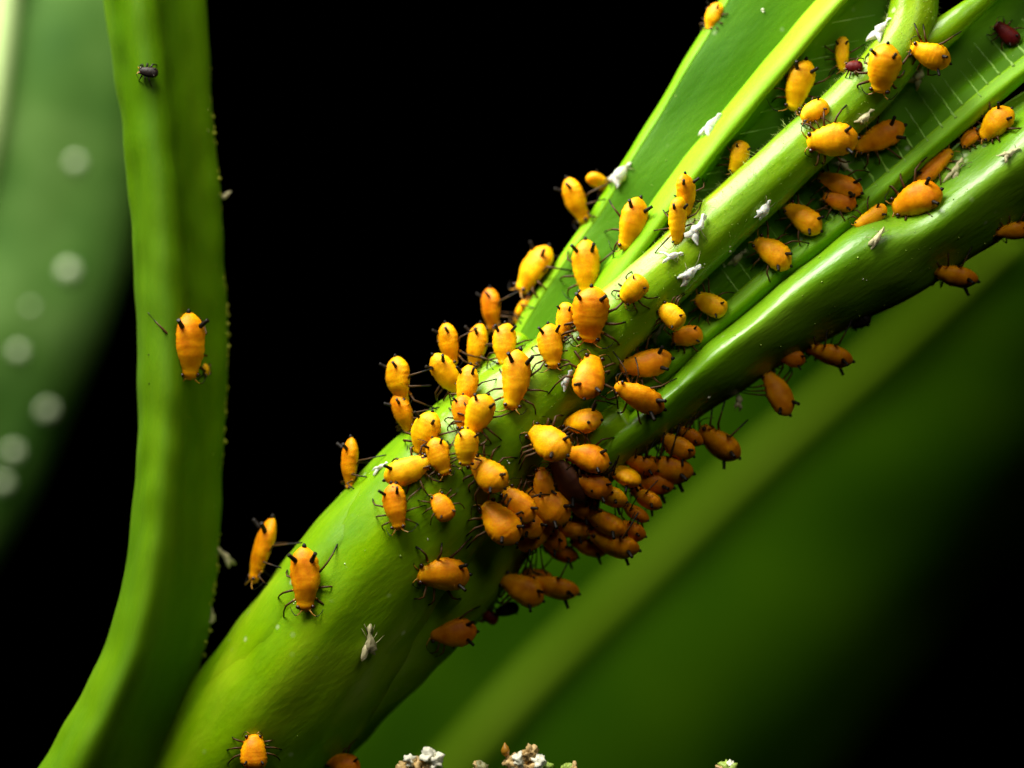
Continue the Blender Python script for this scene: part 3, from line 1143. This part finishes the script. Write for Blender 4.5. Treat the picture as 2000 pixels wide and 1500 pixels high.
# -- shaded cluster under the stem, back to front
LU = {(1148, 893): 'dull orange aphid just above the swollen brown one, beside the curled leaf base',
      (977, 1021): 'broad orange aphid at the bright rim of the shaded cluster',
      (1014, 985): 'orange aphid underneath in a stacked pair at the shaded cluster rim',
      (1030, 1012): 'orange aphid lying on top in a stacked pair at the shaded cluster rim',
      (1070, 986): 'large orange aphid between the stacked pair and the swollen brown one',
      (1062, 944): 'small aphid squeezed beside the head of the swollen brown one',
      (1298, 915): 'biggest aphid of the shaded cluster, jutting out below the curled leaf base',
      (1322, 872): 'small dim aphid wedged between curled leaf base and the biggest cluster aphid',
      (1020, 1150): 'dim aphid of a hanging pair below the cluster, touching the stem',
      (1082, 1146): 'dim aphid of a hanging pair below the cluster, farther from the stem',
      (1218, 926): 'small pale-gold aphid beside the biggest cluster aphid',
      (1190, 968): 'small pale-gold aphid below another, amid the shaded cluster',
      (1045, 1046): 'shaded aphid lying crosswise below the stacked pair'}
LC = {(1405, 866): 'brownish aphid below the curled leaf, nearest of that row to the stem',
      (1520, 768): 'brownish aphid hanging tail-down below curled leaf beside a dangling shed skin',
      (1620, 692): 'brownish aphid with bent legs below curled leaf, beside the black shrivelled one',
      (1545, 698): 'small dark aphid tucked against curled leaf underside between two larger ones',
      (1862, 538): 'brownish aphid alone far along the curled leaf underside',
      (1978, 450): 'dim aphid at the far end of the curled leaf underside'}
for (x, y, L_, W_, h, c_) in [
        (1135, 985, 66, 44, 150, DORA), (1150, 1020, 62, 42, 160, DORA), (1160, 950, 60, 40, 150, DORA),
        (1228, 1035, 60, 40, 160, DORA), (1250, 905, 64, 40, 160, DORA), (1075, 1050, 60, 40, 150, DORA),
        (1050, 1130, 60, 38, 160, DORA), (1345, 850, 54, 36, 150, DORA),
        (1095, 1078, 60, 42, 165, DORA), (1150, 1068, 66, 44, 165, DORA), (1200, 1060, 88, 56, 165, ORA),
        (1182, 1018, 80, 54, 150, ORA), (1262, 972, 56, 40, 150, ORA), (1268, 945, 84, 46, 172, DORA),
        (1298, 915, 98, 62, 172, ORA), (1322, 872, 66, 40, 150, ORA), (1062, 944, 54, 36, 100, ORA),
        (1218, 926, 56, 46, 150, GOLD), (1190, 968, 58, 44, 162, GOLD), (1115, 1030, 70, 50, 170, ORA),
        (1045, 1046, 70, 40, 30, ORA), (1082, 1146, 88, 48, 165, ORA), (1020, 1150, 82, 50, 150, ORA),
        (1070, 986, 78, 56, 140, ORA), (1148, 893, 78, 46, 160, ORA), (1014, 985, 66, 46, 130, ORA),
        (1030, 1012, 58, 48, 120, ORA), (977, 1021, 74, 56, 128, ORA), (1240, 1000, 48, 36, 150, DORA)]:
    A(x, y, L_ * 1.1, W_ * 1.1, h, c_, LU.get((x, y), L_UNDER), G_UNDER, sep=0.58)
# -- below the curled leaf
for (x, y, L_, W_, h, c_) in [
        (1405, 866, 92, 60, 146, ORA), (1520, 768, 92, 48, 118, ORA), (1620, 692, 92, 52, 165, ORA),
        (1545, 698, 56, 34, 150, DORA), (1862, 538, 92, 48, 168, ORA), (1978, 450, 66, 36, 170, ORA)]:
    A(x, y, L_, W_, h, c_, LC[(x, y)], G_CURL)


# ------------------------------------------------------------------ shed skins
def shed(px, py, L, head, label, tan=False, group=None, bv=None):
    c, con, n, hit = ground_at(px, py, bv or BV)
    view = ray_dir(px, py)
    l = L * PXMM
    Z = (n * 0.7 - view * 0.3).normalized()
    a = R(head)
    X = Vector((math.cos(a), 0, math.sin(a)))
    m = frame(X, Z)
    c = con + n * 0.08 * l
    u, v_ = project(c)
    s_ = PXMM * (DIST + c.y) / DIST
    c = c + Vector(((px - u) * s_, 0, -(py - v_) * s_))
    root = empty('shed_skin', c)
    m.translation = c * MM
    root.matrix_world = m
    tag(root, label, 'shed skin', group)
    rs = random.Random(int(px * 7 + py))
    mats = ['husk_tan' if tan else 'husk', 'husk_leg']
    V, F, FM = [], [], []
    # crumpled husk: head knob, neck, split back end in two flaps
    jit = lambda k: Vector((rs.uniform(-k, k), rs.uniform(-k, k), rs.uniform(-k, k))) * l
    spine = [Vector((0.50, 0, 0.04)) * l, Vector((0.42, 0, 0.06)) * l, Vector((0.30, 0.01, 0.04)) * l, Vector((0.14, 0.0, 0.07)) * l,
             Vector((0.0, 0, 0.08)) * l, Vector((-0.16, 0.0, 0.06)) * l]
    wd = rs.uniform(0.8, 1.5)
    tube_into(V, F, FM, [p + jit(0.03) for p in spine], [0.03 * l, 0.075 * l, 0.05 * l, 0.10 * l * wd, 0.13 * l * wd, 0.10 * l * wd], 9, [0])
    for s in (-1, 1):
        ln = rs.uniform(0.12, 0.40)
        sp = rs.uniform(0.02, 0.26)
        tube_into(V, F, FM, [Vector((-0.02, s * 0.03, 0.06)) * l, Vector((-0.16, s * 0.07, 0.06)) * l + jit(0.04),
                             Vector((-0.12 - ln * 0.6, s * (0.05 + sp * 0.6), 0.05)) * l + jit(0.05),
                             Vector((-0.12 - ln, s * (0.05 + sp), 0.03)) * l + jit(0.05)],
                  [0.07 * l, 0.10 * l * wd, 0.07 * l, 0.02 * l], 8, [0])
    # crinkle
    for p in V:
        nz = noise.noise(Vector(p) * (9.0 / l) + Vector((px, py, 0)))
        p[2] += nz * 0.10 * l
        p[1] += noise.noise(Vector(p) * (7.0 / l) + Vector((py, px, 3))) * 0.09 * l
    new_mesh('husk', V, F, mats, root, FM)
    for s in (-1, 1):
        for fx, fy in ((0.45, 0.28), (0.16, 0.38), (-0.10, 0.40)):
            if rs.random() < 0.4:
                continue
            V, F, FM = [], [], []
            f0 = Vector((fx * 0.6, s * 0.05, 0.03)) * l
            f2 = Vector((fx + rs.uniform(-.4, .4), s * fy * rs.uniform(0.3, 1.3), -0.06)) * l
            f1 = f0.lerp(f2, 0.5) + Vector((0, 0, 0.10 * l))
            tube_into(V, F, FM, [f0, f1, f2], [0.016 * l, 0.012 * l, 0.008 * l], 5, [0])
            new_mesh('limb', V, F, ['husk_leg'], root, FM)
    return root


S = shed
S(1212, 344, 72, 52, 'white shed skin with forked end on the outer leaf edge')
S(1392, 248, 64, 52, 'white shed skin lying on the pale margin of inner leaf')
S(1720, 62, 66, 48, 'large white shed skin beside the stem top')
S(1792, 150, 52, 58, 'tan shed skin below the aphid at the stem tip', tan=True)
S(1360, 450, 70, 56, 'white shed skin on the slender stem, uppermost of three')
S(1312, 501, 46, 12, 'white shed skin on the slender stem, middle of three')
S(1345, 535, 60, 40, 'white shed skin on the slender stem, lowest of three')
S(1490, 411, 50, 60, 'thin white shed skin at the shaded stem edge above ribbed leaf')
S(1440, 505, 48, 48, 'dull thin shed skin between the stem and a pair of aphids', tan=True)
S(1282, 652, 46, 48, 'dull shed skin in shade beside short yellow aphid', tan=True)
S(1688, 230, 48, 46, 'tan shed skin between round and long aphids by ribbed leaf', tan=True)
S(1106, 744, 46, 60, 'white shed skin beside the round orange aphid on stem')
S(722, 1258, 74, 88, 'tan shed skin alone on the shaded lower stem', tan=True)
S(742, 915, 40, 30, 'small white shed skin on the bright stem edge')
S(440, 1090, 48, 130, 'pale shed skin hanging from the bent stalk above the stem foot', tan=True)
S(440, 381, 26, 40, 'tiny pale flake sticking out high on the bent stalk edge', tan=True)
S(413, 1205, 36, 95, 'small pale flake on bent stalk near the stem', tan=True)
S(1712, 466, 54, 52, 'tan shed skin on curled leaf below a thin nymph', tan=True)
S(1868, 336, 58, 60, 'tan shed skin in the crease above the curled leaf', tan=True)
S(1440, 782, 44, 90, 'pale shed skin dangling below the curled leaf', tan=True)
S(1972, 302, 50, 25, 'tan shed skin at the far end of the curled leaf', tan=True)
S(1648, 322, 44, -45, 'tan shed skin between round aphid and the piled pair', tan=True)
S(1030, 1112, 34, 48, 'small yellow-tan flake under the stem beside shaded aphids', tan=True)

# a few loose waxy specks on the stem
def speck_at(q, spots=[(583, 1128, 1), (577, 1176, 1), (676, 1105, 1), (838, 1052, 1), (1422, 487, 1), (1412, 521, 1), (1375, 520, 1),
                       (1495, 22, 1), (1302, 600, 1), (990, 902, 1), (1690, 545, 1), (1384, 775, 1)], n=[0]):
    x, y, _ = spots[n[0] % len(spots)]
    n[0] += 1
    return np.array(ground_at(x + q.uniform(-4, 4), y + q.uniform(-4, 4))[1])


grains('specks', stem, speck_at, 26, 77, 'wax', 0.03, 0.085)

# ------------------------------------------------------------------ droplets on the blurred leaf
for (x, y, r) in [(148, 318, 7), (134, 530, 9), (36, 688, 7), (92, 803, 9), (26, 884, 8), (5, 945, 8), (60, 600, 4)]:
    d = ray_dir(x, y)
    loc, nor, i_, q_ = bvB.ray_cast(CAMP, d)
    if loc is None:
        continue
    if nor.dot(d) > 0:
        nor = -nor
    rr = r * PXMM * 2.6
    V, F = [], []
    nu, nv = 7, 12
    zx = nor.normalized()
    ax = zx.cross(Vector((0.2, 0.3, 0.9))).normalized()
    ay = zx.cross(ax)
    for i in range(nu):
        th = (i / (nu - 1)) * math.pi / 2
        for j in range(nv):
            ph = 2 * math.pi * j / nv
            p = (ax * math.cos(ph) + ay * math.sin(ph)) * math.cos(th) * rr + zx * (math.sin(th) * rr * 0.75 - 0.02)
            V.append(p)
    for i in range(nu - 1):
        for j in range(nv):
            F.append((i * nv + j, i * nv + (j + 1) % nv, (i + 1) * nv + (j + 1) % nv, (i + 1) * nv + j))
    o = new_mesh('droplet', V, F, 'droplet')
    o.location = loc * MM
    tag(o, 'pale droplet on the blurred grey-green leaf', 'droplet', 'droplets on the blurred leaf')

# ------------------------------------------------------------------ low leaf just under the frame with crumbs on its edge
rows = []
for k in range(8):
    x = 560 + k * 150
    y0 = 1516 + 4 * math.sin(k * 2.1) + [260, 60, 0, 0, 0, 0, 60, 260][k]
    rows.append([(x, y0 + 6, 1.0), (x, y0, 0.3), (x, y0 + 10, -0.4), (x, 0.7 * y0 + 0.3 * 1820, -0.8), (x, 0.3 * y0 + 0.7 * 1830, -0.6), (x, 1840, 0.4)])
low = tag(empty('leaf', P(1090, 1800, 0)), 'green leaf edge under the stem carrying whitish crumbs', 'leaf')
lb, gK, nK = sheet('blade', rows, 60, 30, 0.3, 'leaf', None, 0.08, 0.7, 51)
under(lb, low)


def clump(parts, label, name='crumb_clump', cat='debris'):
    """parts: (px,py,d,r_px,mat)"""
    p0 = P(*parts[0][:3])
    root = empty(name, p0)
    tag(root, label, cat)
    for q, (x, y, d, r, mn) in enumerate(parts):
        c = P(x, y, d) - p0
        rr = r * PXMM
        V, F = [], []
        nu, nv = 14, 20
        for i in range(nu):
            th = math.pi * i / (nu - 1)
            for j in range(nv):
                ph = 2 * math.pi * j / nv
                n = Vector((math.sin(th) * math.cos(ph), math.sin(th) * math.sin(ph), math.cos(th)))
                k = 1.12 + 0.85 * noise.noise(n * 1.7 + Vector((x, y, q))) + 0.45 * noise.noise(n * 4.5 + Vector((y, x, q)))
                V.append(c + np.array(n * rr * k))
        for i in range(nu - 1):
            for j in range(nv):
                F.append((i * nv + j, (i + 1) * nv + j, (i + 1) * nv + (j + 1) % nv, i * nv + (j + 1) % nv))
        new_mesh('crumb', V, F, mn, root)
    return root


clump([(785, 1502, -0.2, 12, 'tan'), (800, 1486, -0.3, 10, 'wax'), (820, 1496, -0.2, 14, 'tan'), (836, 1476, -0.3, 13, 'wax'),
       (850, 1488, -0.3, 15, 'wax'), (840, 1503, -0.1, 18, 'tan'), (812, 1508, 0, 16, 'tan')],
      'whitish crumb clump on low leaf edge nearer the stem')
clump([(1010, 1500, -0.2, 18, 'tan'), (998, 1490, -0.3, 12, 'tan'), (1012, 1486, -0.4, 12, 'wax'), (1030, 1478, -0.3, 10, 'tan'),
       (1038, 1466, -0.3, 11, 'tan'), (1024, 1474, -0.2, 8, 'tan'), (1052, 1490, -0.4, 12, 'wax'), (1036, 1500, -0.2, 16, 'tan'),
       (1066, 1502, 0, 12, 'hair')],
      'largest crumb clump on low leaf edge, cream with tan bits')
clump([(1420, 1504, -0.2, 14, 'hair'), (1408, 1500, -0.2, 8, 'tan'), (1428, 1496, -0.2, 7, 'wax')],
      'small greenish crumb clump at the far end of low leaf edge')
clump([(1108, 1504, -0.2, 12, 'hair'), (1120, 1500, -0.2, 8, 'tan')], 'tiny yellow-green crumbs beside the largest clump')
clump([(940, 1504, -0.2, 12, 'husk_leg'), (932, 1495, -0.2, 7, 'tan')], 'tiny brownish crumb between the two whitish clumps')
# stalked amber egg
p0 = P(990, 1492, -0.3)
egg = tag(empty('insect_egg', p0), 'tiny amber egg on a short stalk above the largest crumb clump', 'egg')
V, F, FM = [], [], []
e = P(987, 1466, -0.3) - p0
tube_into(V, F, FM, [e + np.array((0, 0, -0.20)), e + np.array((0, 0, -0.14)), e, e + np.array((0, 0, 0.12)), e + np.array((-0.02, 0, 0.22)), e + np.array((-0.02, 0, 0.28))],
          [0.03, 0.12, 0.16, 0.12, 0.05, 0.02], 12, [0])
new_mesh('shell', V, F, ['amber'], egg, FM)
V, F, FM = [], [], []
tube_into(V, F, FM, [np.array((0.03, 0, -0.1)), np.array((0.02, 0, 0.12)), e + np.array((0, 0, -0.17))], [0.03, 0.02, 0.02], 6, [0])
new_mesh('stalk', V, F, ['tan'], egg, FM)
bpy.context.view_layer.update()
